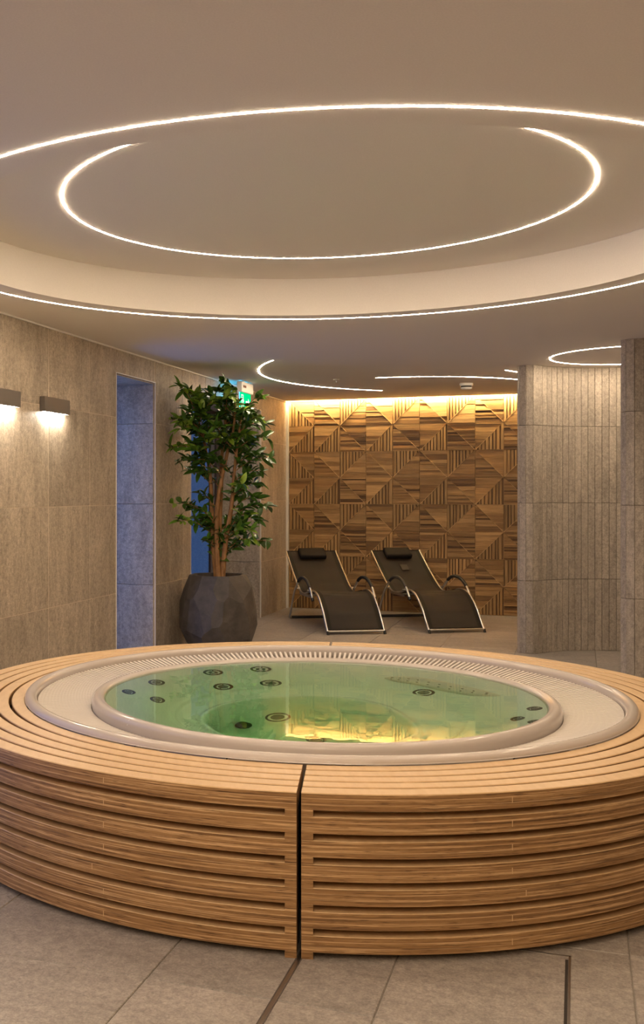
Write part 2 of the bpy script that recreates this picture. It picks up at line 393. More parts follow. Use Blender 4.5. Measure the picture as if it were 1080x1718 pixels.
# ceiling with round recess
RC = Vector((.728, 5.372, 0)); R_REC = 1.89; UP = 2.94; COVE = .10
bm = bmesh.new()
corners = [room(-REV, T_MIN-.2), room(S_MAX+.2, T_MIN-.2), room(S_MAX+.2, T_BACK-COVE), room(-REV, T_BACK-COVE)]
vo = [bm.verts.new((p.x, p.y, CEIL)) for p in corners]
vc = [bm.verts.new((RC.x+R_REC*math.cos(2*PI*i/160), RC.y+R_REC*math.sin(2*PI*i/160), CEIL)) for i in range(160)]
ed = [bm.edges.new((vo[i], vo[(i+1)%4])) for i in range(4)] + [bm.edges.new((vc[i], vc[(i+1)%160])) for i in range(160)]
bmesh.ops.triangle_fill(bm, edges=ed, use_beauty=True)
for f in list(bm.faces):
    if (f.calc_center_median() - Vector((RC.x, RC.y, CEIL))).length < R_REC*.98 and all(v in vc for v in f.verts): bm.faces.remove(f)
vt = [bm.verts.new((v.co.x, v.co.y, UP)) for v in vc]
for i in range(160):
    f = bm.faces.new((vc[i], vc[(i+1)%160], vt[(i+1)%160], vt[i])); f.smooth = True
bm.faces.new(vt)
# cove upstand
a, b_ = room(-REV, T_BACK-COVE), room(S_MAX+.2, T_BACK-COVE); a2, b2 = room(-REV, T_BACK+.1), room(S_MAX+.2, T_BACK+.1)
cv = [bm.verts.new((p.x, p.y, z)) for p, z in ((a,CEIL),(b_,CEIL),(b_,CEIL+.12),(a,CEIL+.12),(a2,CEIL+.12),(b2,CEIL+.12))]
bm.faces.new(cv[:4]); bm.faces.new((cv[3], cv[2], cv[5], cv[4]))
for e_ in bm.edges:
    if len(e_.link_faces) == 2 and e_.calc_face_angle(0) > .6: e_.smooth = False
me = bpy.data.meshes.new('ceiling'); bm.to_mesh(me); bm.free()
ceiling = tag(link('ceiling', me, M['plaster']), 'taupe plaster ceiling with a round recess over the tub', kind='structure')
# ------------------------------------------------------------------ light lines
def led_arc(c, r, z, a0, a1, label, full=False, m_='led', wd=.010, grp=None):
    q = MB(); h = .0015
    q.sweep([(r-wd/2, z), (r-wd/2, z-h), (r+wd/2, z-h), (r+wd/2, z)], a0, a1, 140 if full else 48, closed=full)
    return tag(q.obj('led_light_line', M[m_], None, (c[0], c[1], 0)), label, 'ceiling light', grp)
led_arc(RC, 2.045, CEIL, 0, 2*PI, 'large white light ring on the ceiling around the round recess', True)
led_arc((.732, 5.343), 1.276, UP, 0, 2*PI, 'smaller white light ring inside the ceiling recess', True)
def ang(c, px, py):
    Y = F*(CEIL-CAMH)/(V0-py); p = ((px-CX)/F*Y, Y); return math.atan2(p[1]-c[1], p[0]-c[0]), math.hypot(p[0]-c[0], p[1]-c[1])
cA = (3.23, 10.314); led_arc(cA, 2.407, CEIL, ang(cA,642.5,655)[0], ang(cA,459.5,604.5)[0]+2*PI*(ang(cA,459.5,604.5)[0] < 0), 'hook-shaped light line on the ceiling right of the plant top', m_='led_sub')
cB = (2.716, 12.693); led_arc(cB, 1.625, CEIL, ang(cB,630,633.7)[0], ang(cB,867.5,636.5)[0]+.25, 'shallow curved light line on the ceiling left of the round shower', m_='led_sub')
pa, pb = at_depth(847.5, 621, F*(CEIL-CAMH)/(V0-621)), at_depth(867.5, 624, F*(CEIL-CAMH)/(V0-624))
d_ = (pb-pa).normalized(); pb = pa + d_*.75; nrm = Vector((-d_.y, d_.x, 0))*.005
q = MB(); vs_ = [pa-nrm, pb-nrm, pb+nrm, pa+nrm]
q.add([(v.x,v.y,CEIL) for v in vs_]+[(v.x,v.y,CEIL-.0015) for v in vs_], [(0,1,2,3),(4,7,6,5),(0,4,5,1),(1,5,6,2),(2,6,7,3),(3,7,4,0)])
tag(q.obj('led_light_line', M['led_sub']), 'short light line end beside the top of the round shower wall', 'ceiling light')
SH = Vector((3.98, 9.37, 0))
led_arc(SH, .668, CEIL, 0, 2*PI, 'light ring on the ceiling inside the round shower', True)
rb = room(2.75, -6.4); led_arc(rb, 1.9, CEIL, 0, 2*PI, 'added unseen light ring on the ceiling behind the camera, larger of two', True, wd=.0135)  # unseen ring, added to brighten the wood front and near floor
rb = room(2.75, -6.4); led_arc(rb, 1.1, CEIL, 0, 2*PI, 'added unseen light ring on the ceiling behind the camera, smaller of two', True, wd=.0135)  # second unseen ring, added for the same front light
q = MB(); q.box(.02, S_MAX, T_BACK-COVE+.002, T_BACK-COVE+.005, CEIL+.03, CEIL+.075)
tag(q.obj('cove_light', M['cove'], None, P0, -ANG), 'warm yellow light strip in the slot above the timber wall', 'cove light')

# ================================================================== TIMBER WALL
def clip(poly, n, d):
    out = []
    for i in range(len(poly)):
        a, b_ = poly[i], poly[(i+1) % len(poly)]
        da = a[0]*n[0]+a[1]*n[1]-d; db = b_[0]*n[0]+b_[1]*n[1]-d
        if da <= 1e-9: out.append(a)
        if (da < -1e-9 and db > 1e-9) or (da > 1e-9 and db < -1e-9):
            k = da/(da-db); out.append((a[0]+(b_[0]-a[0])*k, a[1]+(b_[1]-a[1])*k))
    return out
CELL = .3362
rw = random.Random(11)
TONES = [(.40,.24,.095), (.32,.185,.07), (.48,.30,.13), (.23,.125,.045), (.14,.07,.024), (.43,.26,.105), (.35,.20,.078)]
def panel(cx_, zt, w_, h_, diag, side, style, parent):
    """one triangular half of a square: strips running across ('h') or up ('v')"""
    vv = []; ff = []; cols = []
    if diag == '\\': n = (h_, w_); d = w_*h_          # line from top-left to bottom-right in (x, down) flipped below
    # local: x right 0..w, y up 0..h ; '\' from (0,h) to (w,0): x/w + y/h = 1 ; '/' : y/h - x/w = 0
    if diag == '\\': nn_ = ((1/w_, 1/h_), 1.0) if side == 'low' else ((-1/w_, -1/h_), -1.0)
    else: nn_ = ((1/w_*-1, 1/h_), 0.0) if side == 'low' else ((1/w_, -1/h_), 0.0)
    L = math.hypot(*nn_[0])
    n, d = (nn_[0][0]/L, nn_[0][1]/L), nn_[1]/L - .0015
    span = h_ if style[0] == 'h' else w_
    p = 0.0; k = rw.randint(0, 1); tone0 = rw.uniform(.8, 1.1)
    while p < span-1e-4:
        if style == 'v':
            wd = rw.uniform(.020,.034) if k % 2 else rw.uniform(.010,.018)
            dep = rw.uniform(.017,.023) if k % 2 else .003
            tone = TONES[rw.choice((0,2,5))] if k % 2 else TONES[rw.choice((3,4,4))]
        elif style == 'hthin':
            wd = rw.uniform(.014,.030); dep = rw.choice((.004,.010,.016,.022)); tone = rw.choice(TONES)
        else:
            wd = rw.uniform(.028,.075); dep = rw.uniform(.008,.021); tone = rw.choice(TONES[:4]+TONES[5:]+[TONES[2]])
        k += 1; e = min(span, p+wd)
        if span-e < .01: e = span
        g = .0008
        r = [(0,p+g),(w_,p+g),(w_,e-g),(0,e-g)] if style[0] == 'h' else [(p+g,0),(e-g,0),(e-g,h_),(p+g,h_)]
        r = [(min(max(x,.001),w_-.001), min(max(y,.001),h_-.001)) for x, y in r]
        poly = clip(r, n, d); p = e
        if len(poly) < 3: continue
        b0 = len(vv); m_ = len(poly)
        for x, y in poly: vv.append((x-w_/2, 0, y-h_/2))
        for x, y in poly: vv.append((x-w_/2, -dep, y-h_/2))
        fs = [tuple(range(b0+m_, b0+2*m_))] + [(b0+i, b0+(i+1)%m_, b0+m_+(i+1)%m_, b0+m_+i) for i in range(m_)]
        j_ = rw.uniform(.88,1.12)*tone0
        for f in fs: ff.append(f); cols.append(tuple(min(1, c*j_) for c in tone))
    if side == 'up':   # added strip on the diagonal, paled to paint edges catching cove light
        bw = .014; dx, dy = w_, (-h_ if diag == '\\' else h_); l_ = math.hypot(dx, dy); ux, uy = -dy/l_*bw, dx/l_*bw
        A_ = (0, h_ if diag == '\\' else 0); B_ = (w_, 0 if diag == '\\' else h_)
        b0 = len(vv); pts = [(A_[0]+.004*(dx>0), A_[1]), (B_[0]-.004, B_[1]), (B_[0]-.004+ux*.0, B_[1]+abs(uy)*.9), (A_[0]+.004, A_[1]+abs(uy)*.9)]
        pts = [(x, min(max(y,.0),h_)) for x, y in pts]
        for x, y in pts: vv.append((x-w_/2, 0, y-h_/2))
        for x, y in pts: vv.append((x-w_/2, -.022, y-h_/2))
        for f in [(b0+4,b0+5,b0+6,b0+7)]+[(b0+i, b0+(i+1)%4, b0+4+(i+1)%4, b0+4+i) for i in range(4)]: ff.append(f); cols.append((.68,.46,.22))
    me = bpy.data.meshes.new('timber_panel'); me.from_pydata(vv, [], ff); me.update()
    at_ = me.color_attributes.new('Col', 'FLOAT_COLOR', 'CORNER')
    for pl in me.polygons:
        for li in pl.loop_indices: at_.data[li].color = (*cols[pl.index], 1)
    bm = bmesh.new(); bm.from_mesh(me); bmesh.ops.recalc_face_normals(bm, faces=bm.faces[:]); bm.to_mesh(me); bm.free()
    # local frame of the wall: x = s, y = t (into wall), z up
    return link('timber_panel', me, M['wood_v' if style == 'v' else 'wood_h'], parent, (cx_, T_BACK, zt-h_/2))
for c in range(12):
    for r in range(8):
        x0 = .032 + CELL*c; zt = CEIL + .006 - CELL*r; hh = CELL
        if r == 7: hh = zt - .002
        if c == 0: st = ('\\','v','hwide') if r % 2 == 0 else ('/','v','hwide')
        elif r % 2 == 0: st = ('\\','hthin','hwide') if c % 2 else ('/','hwide','v')
        else: st = ('/','v','hwide') if c % 2 else ('\\','hthin','hthin')
        panel(x0+CELL/2, zt, CELL-.003, hh-.003, st[0], 'low', st[1], wall_b)
        panel(x0+CELL/2, zt, CELL-.003, hh-.003, st[0], 'up', st[2], wall_b)

# ================================================================== ROUND SHOWER WALL
A1, A2 = math.radians(129.0), math.radians(-111.8)
R_I, R_O = .905, 1.105; RM = (R_I+R_O)/2; CAPR = (R_O-R_I)/2
q = MB(); th = .011; n = 90
prof = []
ring = []
path = []    # closed outline of the core in plan
for i in range(n+1):
    a = A2+(A1-A2)*i/n; path.append(((R_I+th)*math.cos(a), (R_I+th)*math.sin(a)))
for (a, sg) in ((A1, 1),):
    cxx, cyy = RM*math.cos(a), RM*math.sin(a)
    for i in range(1, 10): b_ = a+PI-PI*i/10; path.append((cxx+(CAPR-th)*math.cos(b_), cyy+(CAPR-th)*math.sin(b_)))
for i in range(n+1):
    a = A1+(A2-A1)*i/n; path.append(((R_O-th)*math.cos(a), (R_O-th)*math.sin(a)))
cxx, cyy = RM*math.cos(A2), RM*math.sin(A2)
for i in range(1, 10): b_ = A2-PI*i/10; path.append((cxx+(CAPR-th)*math.cos(b_), cyy+(CAPR-th)*math.sin(b_)))
k = len(path)
q.add([(x,y,0) for x,y in path]+[(x,y,CEIL) for x,y in path], [(i,(i+1)%k,k+(i+1)%k,k+i) for i in range(k)])
wall_c = tag(q.obj('wall_curved', M['plank_core'], None, SH), 'round shower wall of narrow upright stone planks', kind='structure')
pm = {}
def plank(x, y, nx, ny, wd, row):
    """narrow upright stone strip; (nx, ny) its outward normal"""
    z0, z1 = (0,.68,1.405,2.132,CEIL)[row:row+2]; key = (round(wd,4), row)
    if key not in pm:
        b = MB(); b.cbox(-wd/2+.0016, wd/2-.0016, -th-.002, 0, -(z1-z0)/2+.0016, (z1-z0)/2-.0016, .0015); pm[key] = b.mesh('stone_plank')
    j_ = random.uniform(-.0022, .0012)
    o = link('stone_plank', pm[key], M['plank'], wall_c, (x+nx*j_, y+ny*j_, (z0+z1)/2), math.atan2(ny, nx)-PI/2)
    return o
# rotate so that local +y = outward normal
def run(fn, n_, wd):
    for i in range(n_):
        x, y, nx, ny = fn((i+.5)/n_)
        for r in range(4): plank(x, y, nx, ny, wd, r)
def inner(a0, a1):
    n_ = max(1, round((a1-a0)*R_I/.0665)); wd = (a1-a0)*R_I/n_
    run(lambda u: (R_I*math.cos(a0+(a1-a0)*u), R_I*math.sin(a0+(a1-a0)*u), -math.cos(a0+(a1-a0)*u), -math.sin(a0+(a1-a0)*u)), n_, wd)
def outer(a0, a1):
    n_ = max(1, round((a1-a0)*R_O/.0665)); wd = (a1-a0)*R_O/n_
    run(lambda u: (R_O*math.cos(a0+(a1-a0)*u), R_O*math.sin(a0+(a1-a0)*u), math.cos(a0+(a1-a0)*u), math.sin(a0+(a1-a0)*u)), n_, wd)
def cap(a, b0, b1):
    n_ = max(1, round(abs(b1-b0)*CAPR/.066)); wd = 2*CAPR*math.tan(abs(b1-b0)/n_/2)*.98
    run(lambda u: (RM*math.cos(a)+CAPR*math.cos(b0+(b1-b0)*u), RM*math.sin(a)+CAPR*math.sin(b0+(b1-b0)*u), math.cos(b0+(b1-b0)*u), math.sin(b0+(b1-b0)*u)), n_, wd)
inner(math.radians(38), A1); cap(A1, A1+PI, A1); outer(math.radians(104), A1)
inner(A2, math.radians(-80)); cap(A2, A2-PI, A2); outer(A2, math.radians(-52))

# ================================================================== HOT TUB
TC = Vector((.715, 5.230, 0)); WZ = .5355; R_W = 1.782; R_T = 1.417
SEAM = math.radians(80)
GAP = .0075
PITCH = WZ/7; RINGH = PITCH*.715; SPH = PITCH-RINGH
def deck_prof(r0, r1, z0, z1, c=.003):
    return [(r0,z0),(r1,z0),(r1,z1-c),(r1-c,z1),(r0+c,z1),(r0,z1-c)]
def slat_prof(r0, r1, z0, z1, c=.002):
    return [(r0,z0),(r1-c,z0),(r1,z0+c),(r1,z1-c),(r1-c,z1),(r0,z1)]
BW = (R_W - R_T)/5
for half in range(2):
    base = SEAM + PI*half
    e = empty('tub_surround', TC)
    tag(e, ('left half of the round plywood tub surround with slatted side', 'right half of the round plywood tub surround with slatted side')[half], 'tub surround', 'plywood tub surround halves')
    for qd in range(2):
        A, B = base + PI/2*qd, base + PI/2*(qd+1)
        for k in range(5):                                   # deck boards
            r0 = R_T+.004 + BW*k; r1 = R_T + BW*(k+1) - .010 if k < 4 else R_W
            a0 = A + (GAP/r1 if qd == 0 else .0008/r1); a1 = B - (GAP/r1 if qd == 1 else .0008/r1)
            q = MB(); q.sweep(deck_prof(r0, r1, WZ-RINGH, WZ), a0, a1, 56); q.obj('deck_board', M['ply'], e)
        for k in range(1, 7):                                # stacked side slats below the top ring
            z1 = WZ - PITCH*k; z0 = z1 - RINGH
            a0 = A + (GAP/R_W if qd == 0 else .0008); a1 = B - (GAP/R_W if qd == 1 else .0008)
            q = MB(); q.sweep(slat_prof(R_W-.095, R_W-random.uniform(0,.0008), z0, z1), a0, a1, 56); sl = q.obj('side_slat', M['ply'], e)
        for k in range(7):                                   # spacer blocks at both ends, the lowest are the feet
            z1 = WZ - PITCH*k - RINGH; z0 = z1 - SPH
            for (aa, sg) in ((A, 1), (B, -1)):
                g = GAP/R_W if ((qd == 0 and sg == 1) or (qd == 1 and sg == -1)) else .0008
                b0 = aa + sg*g; b1 = b0 + sg*.0213/1.0
                q = MB(); q.sweep([(R_W-.09,z0),(R_W,z0),(R_W,z1),(R_W-.09,z1)], min(b0,b1), max(b0,b1), 2); q.obj('spacer_block', M['ply'], e)
        for k in range(7):                                   # pale butt joints in the middle veneer layer
            zc = WZ - PITCH*k - RINGH*.52
            for off in (22.4, 67.5):
                a_ = (A if qd == 0 else B) + math.radians(off)*(1 if qd == 0 else -1) + (math.radians(1.6) if (k == 4) else 0)*(1 if half else -1)
                q = MB(); q.sweep([(R_W-.004,zc-.010),(R_W+.0006,zc-.010),(R_W+.0006,zc+.010),(R_W-.004,zc+.010)], a_-.0007, a_+.0007, 1); q.obj('veneer_joint', M['ply_light'], e)
    q = MB(); q.sweep([(R_W-.16,.0),(R_W-.12,.0),(R_W-.12,WZ-RINGH-.004),(R_W-.16,WZ-RINGH-.004)], base+GAP/R_W, base+PI-GAP/R_W, 90); q.obj('shade_skirt', M['dark'], e)  # near-black sheet painting the shade behind the slat gaps

tub = empty('hot_tub', TC); tag(tub, 'round white hot tub with green water overflow grating and massage jets', 'hot tub')
ZG = WZ - .004                # top of the grating
ZW = WZ - .014                # water level
R_G0, R_G1, R_B = 1.105, 1.362, 1.043
def arc_pts(cx_, cz, r, a0, a1, n): return [(cx_+r*math.cos(a0+(a1-a0)*i/n), cz+r*math.sin(a0+(a1-a0)*i/n)) for i in range(n+1)]
# outer lip: rounded bead between deck and grating
lip = [(R_T+.004, WZ-.10), (R_T+.004, WZ+.004)] + arc_pts(R_T-.0245, WZ+.002, .0285, 0, PI, 12) + [(R_G1, ZG-.10)]
q = MB(); q.lathe(lip, 160); q.obj('outer_rim', M['acrylic'], tub)
# gutter below the grating
q = MB(); q.lathe([(R_G1+.002, ZG-.08), (R_G1-.01, ZG-.14), (R_G0+.01, ZG-.15), (R_G0-.006, ZG-.10)], 96); q.obj('gutter', M['gutter'], tub)
# inner rim roll
ZR = WZ - .027
roll = [(R_G0-.004, ZR-.10), (R_G0, ZR-.020)] + arc_pts(R_G0-.029, ZR, .029, 0, PI*.70, 10) + [(R_B+.008, ZW+.010), (R_B+.001, ZW-.002), (R_B-.004, ZW-.04)]
q = MB(); q.lathe(roll, 160); q.obj('inner_rim', M['acrylic'], tub)
q = MB(); q.sweep([(R_G0-.02,ZR-.01),(R_G0+.001,ZR),(R_G0-.008,ZR+.0215),(R_G0-.029,ZR+.030),(R_G0-.048,ZR+.022)], math.radians(214.5), math.radians(214.65), 1); q.obj('rim_seam', M['white_plastic'], tub)
# grating bars
NB = 280; q = MB(); q.cbox(R_G0+.002, R_G1-.003, -.0072, .0072, -.016, 0, .002)
DROP = .050
q.v = [(x, y, z-DROP*(R_G1-x)/(R_G1-R_G0)) for x, y, z in q.v]; bar = q.mesh('grating_bar')
for i in range(NB): link('grating_bar', bar, M['grating'], tub, (0,0,ZG), 2*PI*i/NB)
for rr in (1.17, 1.235, 1.30):
    dz = DROP*(R_G1-rr)/(R_G1-R_G0); q = MB(); q.sweep([(rr-.005,ZG-.03-dz),(rr+.005,ZG-.03-dz),(rr+.005,ZG-.013-dz),(rr-.005,ZG-.013-dz)], 0, 2*PI, 120, closed=True); q.obj('grating_ring', M['grating'], tub)
# bowl: polar height field with backrest, bench, footwell and a raised seat back right
def sstep(a, b_, x):
    x = min(1, max(0, (x-a)/(b_-a))); return x*x*(3-2*x)
def depth(x, y):
    r = math.hypot(x, y); th_ = math.atan2(y, x)
    ra = sstep(-.35, .25, math.cos(th_-math.radians(32))-.55)                 # raised seat sector
    rj = .70 - .03*ra
    bench = .46 - .13*ra
    wall = min(1, max(0, (R_B-.004-r)/(R_B-.004-rj)))
    d = .04 + (bench-.04)*(wall**1.15)
    if r < rj: d = bench + .012*(rj-r)/.3
    xw, yw = x+.06, y+.10
    well = 1 - sstep(.37, .505, math.hypot(xw, yw*.95) + .10*ra)
    rim = math.hypot(xw, yw*.95) + .10*ra - .515
    d -= .030*math.exp(-(rim/.022)**2)
    d -= .020*(1-ra)*math.exp(-((r-rj-.01)/.016)**2)
    d += well*(.88-d)
    return d
NR, NA = 130, 200
def bowl_mesh(name, extra, rmax):
    vs = [(0, 0, ZW-depth(0,0)-extra)]; fs = []
    for i in range(1, NR+1):
        r = rmax*(i/NR)
        for j in range(NA):
            a = 2*PI*j/NA; x, y = r*math.cos(a), r*math.sin(a)
            sc = (R_B-.004)/rmax
            vs.append((x, y, ZW-depth(x*sc, y*sc)-extra))
    for j in range(NA): fs.append((0, 1+j, 1+(j+1)%NA))
    for i in range(1, NR):
        for j in range(NA):
            a = 1+(i-1)*NA+j; b_ = 1+(i-1)*NA+(j+1)%NA; fs.append((a, a+NA, b_+NA, b_))
    return vs, fs
vs_, fs_ = bowl_mesh('b', 0, R_B-.004)
q = MB(); q.add(vs_, fs_, 0, True); q.obj('bowl', M['bowl'], tub)
# water body
vs_, fs_ = bowl_mesh('w', .012, R_B+.004)
n0 = len(vs_); top = [(v[0], v[1], ZW) for v in vs_[1+(NR-1)*NA:]]
q = MB(); q.add(vs_+top, fs_+[(1+(NR-1)*NA+j, 1+(NR-1)*NA+(j+1)%NA, n0+(j+1)%NA, n0+j) for j in range(NA)]+[tuple(n0+j for j in range(NA))])
wt = q.obj('water', M['water'], tub); wt['label'] = 'clear green water'
def hit(px, py):
    """where the sight line through a pixel, bent at the water, meets the bowl (tub coordinates)"""
    d = Vector(((px-CX)/F, 1, -(py-V0)/F)).normalized(); k = (ZW-CAMH)/d.z; p = Vector((0,0,CAMH)) + d*k - TC
    h = Vector((d.x, d.y, 0))/1.33; dn = Vector((h.x, h.y, -math.sqrt(max(0, 1-h.length_squared))))
    s = 0.0
    while s < 2.5:
        c = p + dn*s
        if ZW - c.z >= depth(c.x, c.y) - .0: break
        s += .004
    e = .01; gx = (depth(c.x+e,c.y)-depth(c.x-e,c.y))/(2*e); gy = (depth(c.x,c.y+e)-depth(c.x,c.y-e))/(2*e)
    return c, Vector((gx, gy, 1)).normalized()
def jet(px, py, rad, kind=0):
    c, n_ = hit(px, py); rot = n_.to_track_quat('Z', 'Y').to_matrix().to_4x4()
    o = MB(); o.lathe([(rad*1.0,-.012),(rad*1.0,.004),(rad*.92,.011),(rad*.80,.012),(rad*.72,.004),(rad*.70,-.006)], 28); ro = o.obj('jet', M['jet'], tub)
    ro.matrix_local = Matrix.Translation(c) @ rot
    if kind == 0:
        o = MB(); o.lathe([(rad*.71,-.004),(rad*.45,.004),(rad*.42,.009),(rad*.2,.010),(rad*.16,.002),(0.0001,.002)], 24)
        for i in range(5):
            a = 2*PI*i/5; o.tube([(rad*.2*math.cos(a),rad*.2*math.sin(a),.007),(rad*.72*math.cos(a),rad*.72*math.sin(a),.007)], rad*.06, 6)
        o.obj('nozzle', M['jet_face'], ro)
    else:
        o = MB(); o.lathe([(rad*.71,-.002),(rad*.5,.006),(0.0001,.008)], 24); o.obj('jet_cover', M['tub_light' if kind == 2 else 'jet_face'], ro)
    return ro
for px, py, r_ in ((215,1161,.042), (262,1145,.050), (263,1174,.050), (357,1128,.055), (374,1152,.055), (437,1122.5,.055), (454,1146,.055), (897,1189,.036), (869,1206,.036), (899,1211,.036)): jet(px, py, r_*1.14)
jet(711, 1162, .065, 1); jet(465, 1203, .075, 1); jet(530, 1241.5, .05, 1)
# side outlet in the footwell
c, n_ = hit(405, 1219); o = MB(); o.lathe([(.045,-.03),(.045,.03),(.04,.036),(.030,.034),(.028,.012),(.0001,.012)], 24); o = o.obj('outlet', M['jet'], tub)
o.matrix_local = Matrix.Translation(c+Vector((.0,0,.03))) @ Matrix.Rotation(math.radians(65), 4, 'X') @ Matrix.Rotation(math.radians(20), 4, 'Y')
# air-bubble backrest pad at the back right: outline seen through the water, laid on the bowl
o = MB(); NP, NQ = 24, 8; vs_ = []; fs_ = []
def lerp_path(P, u):
    x = u*(len(P)-1); i = min(int(x), len(P)-2); k = x-i; return (P[i][0]+(P[i+1][0]-P[i][0])*k, P[i][1]+(P[i+1][1]-P[i][1])*k)
up_ = [(643,1137),(668,1133.5),(705,1136),(750,1144),(800,1155),(843,1166.5)]; lo_ = [(643,1138.5),(662,1144),(700,1150),(745,1161),(790,1168),(843,1169)]
for i in range(NP+1):
    for j in range(NQ+1):
        u, v_ = i/NP, j/NQ; a, b_ = lerp_path(up_, u), lerp_path(lo_, u)
        c, n_ = hit(a[0]+(b_[0]-a[0])*v_, a[1]+(b_[1]-a[1])*v_)
        lift = sstep(0, 1, min(1, 8*min(u, 1-u))*min(1, 5*min(v_, 1-v_)))
        vs_.append(c + n_*(.055*lift - .004))
for i in range(NP):
    for j in range(NQ): a = i*(NQ+1)+j; fs_.append((a, a+1, a+NQ+2, a+NQ+1))
o.add(vs_, fs_, 0, True); pad = o.obj('bubble_pad', M['pad'], tub)
o = MB(); o.lathe([(.008,-.003),(.007,.003),(.0001,.004)], 8); hm_ = o.mesh('bubble_hole')
for i in range(4, 23, 2):
    for j in (3, 5): link('bubble_hole', hm_, M['jet_face'], pad, Vector(vs_[i*(NQ+1)+j]))

# ================================================================== SUN LOUNGERS
RAIL = [(0,.012),(.05,.06),(.10,.115),(.22,.25),(.38,.365),(.49,.402),(.61,.412),(.75,.395),(.90,.362),(1.06,.345),(1.18,.362),(1.30,.415),(1.42,.482),(1.66,.63),(1.88,.782)]
ARM = [(.47,.335),(.56,.430),(.67,.497),(.80,.532),(.95,.532),(1.08,.490),(1.17,.430),(1.29,.340),(1.40,.19),(1.47,.085),(1.50,.045),(1.52,.024)]
W_ = .622
def lounger(loc, rot, label, with_tag):
    e = empty('sun_lounger', loc, rot); tag(e, label, 'sun lounger', 'sun loungers before the timber wall')
    hw = W_/2; r = .0115
    rl = spline([(0, y, z) for y, z in RAIL], 5)
    for sx in (-1, 1):
        q = MB(); q.tube([(sx*hw, p.y, p.z) for p in rl], r, 10); q.obj('side_rail', M['alu'], e)
        q = MB(); q.tube([(sx*hw, -.004, .0), (sx*hw, .016, .035)], .0145, 10); q.obj('foot_cap', M['rubber'], e)
        ax = sx*(hw+.045)
        ar = spline([(ax, y, z) for y, z in ARM], 5)
        bend = [(ax - sx*.0, 1.52, .024)]
        ar2 = ar + [Vector((ax-sx*.012, 1.533, .018)), Vector((ax-sx*.04, 1.54, .0165)), Vector((ax-sx*.07, 1.54, .0165))]
        q = MB(); q.tube(ar2, .0135, 10); fr = q.obj('arm_frame', M['alu'], e)
        q = MB(); q.tube(ar[6:27], .0185, 10); q.obj('arm_pad', M['foam'], fr)
        q = MB(); q.tube([ar[0]-Vector((0,.012,.02)), ar[0]+Vector((0,.006,.008))], .0165, 10); q.obj('end_cap', M['rubber'], fr)
        for yy, zz in ((.70,.402), (1.22,.385)):
            q = MB(); q.tube([(sx*(hw-.004), yy, zz), (sx*(hw+.045), yy, zz+.004)], .009, 8); q.obj('pivot_bolt', M['steel'], e)
        q = MB(); q.box(sx*(hw+.012)-.004, sx*(hw+.012)+.004, .72, 1.16, .325, .352); q.obj('adjuster_plate', M['steel'], e)
    q = MB(); q.tube([(-hw-.03,1.54,.0165),(hw+.03,1.54,.0165)], .0165, 10); q.obj('rear_bar', M['foam'], e)
    for yy, zz in ((.012,.045), (.92,.345)):
        q = MB(); q.tube([(-hw, yy, zz-.01), (hw, yy, zz-.01)], .010, 8); q.obj('cross_bar', M['alu'], e)
    # sling
    st = [p for p in rl if p.y > .03]; nx = 10; vs = []; fs = []
    for i, p in enumerate(st):
        for k in range(nx+1):
            x = -hw+.004 + (W_-.008)*k/nx; u = (x/hw)
            sag = (1-u*u)*.018*min(1, (i/6))*min(1, (len(st)-1-i)/6) + .004*math.sin(i*.9+k*.35)*(1-u*u)
            vs.append((x, p.y, p.z-sag*(1 if p.y > .2 else .3)))
    for i in range(len(st)-1):
        for k in range(nx): a = i*(nx+1)+k; fs.append((a, a+1, a+nx+2, a+nx+1))
    q = MB(); q.add(vs, fs, 0, True); sl = q.obj('sling', M['sling'], e)
    for sx in (-1, 1):
        vs = []; fs = []
        for i, p in enumerate(st):
            d = (st[min(i+1,len(st)-1)]-st[max(i-1,0)]).normalized(); n_ = Vector((0,-d.z,d.y))
            for x in (hw-.006, hw-.055): 
                pp = Vector((sx*x, p.y, p.z)) + n_*(.0035) - Vector((0,0,.003 if x < hw-.01 else 0)); vs.append(pp)
        for i in range(len(st)-1): fs.append((2*i, 2*i+1, 2*i+3, 2*i+2))
        q = MB(); q.add(vs, fs, 0, True); q.obj('hem', M['hem'], sl)
    for idx in (0, -1):
        p = st[idx]; q = MB(); q.tube([(-hw+.01, p.y, p.z+.002), (hw-.01, p.y, p.z+.002)], .007, 6); q.obj('hem', M['hem'], sl)
    # pillow
    d = Vector((0, .24, .152)).normalized(); n_ = Vector((0, -d.z, d.y)); bm = bmesh.new(); bmesh.ops.create_cube(bm, size=1)
    for v in bm.verts: v.co = Vector((v.co.x*.33, v.co.y*.17, v.co.z*.065))
    bmesh.ops.bevel(bm, geom=bm.edges[:], offset=.024, segments=4, affect='EDGES', profile=.6)
    for f in bm.faces: f.smooth = True
    me = bpy.data.meshes.new('pillow'); bm.to_mesh(me); bm.free(); po = link('pillow', me, M['pillow'], e)
    ctr = Vector((-.012, 1.80, .727)) + n_*.038
    mt = Matrix(((1,0,0,ctr.x),(0,d.y,n_.y,ctr.y),(0,d.z,n_.z,ctr.z),(0,0,0,1))); po.matrix_local = mt
    for sx in (-1, 1):
        q = MB(); q.box(sx*.08-.012, sx*.08+.012, .06, .125, -.028, -.024); s_ = q.obj('strap', M['hem'], po)
    if with_tag:
        q = MB(); q.box(-.045, .045, -.055, .055, 0, .002); t_ = q.obj('care_tag', plain('tag_cloth', (.055,.047,.039), .7, 0, .1), e)
        c2 = Vector((.01, 1.60, .592)) + n_*.004; t_.matrix_local = Matrix(((1,0,0,c2.x),(0,d.y,n_.y,c2.y),(0,d.z,n_.z,c2.z),(0,0,0,1)))
    return e
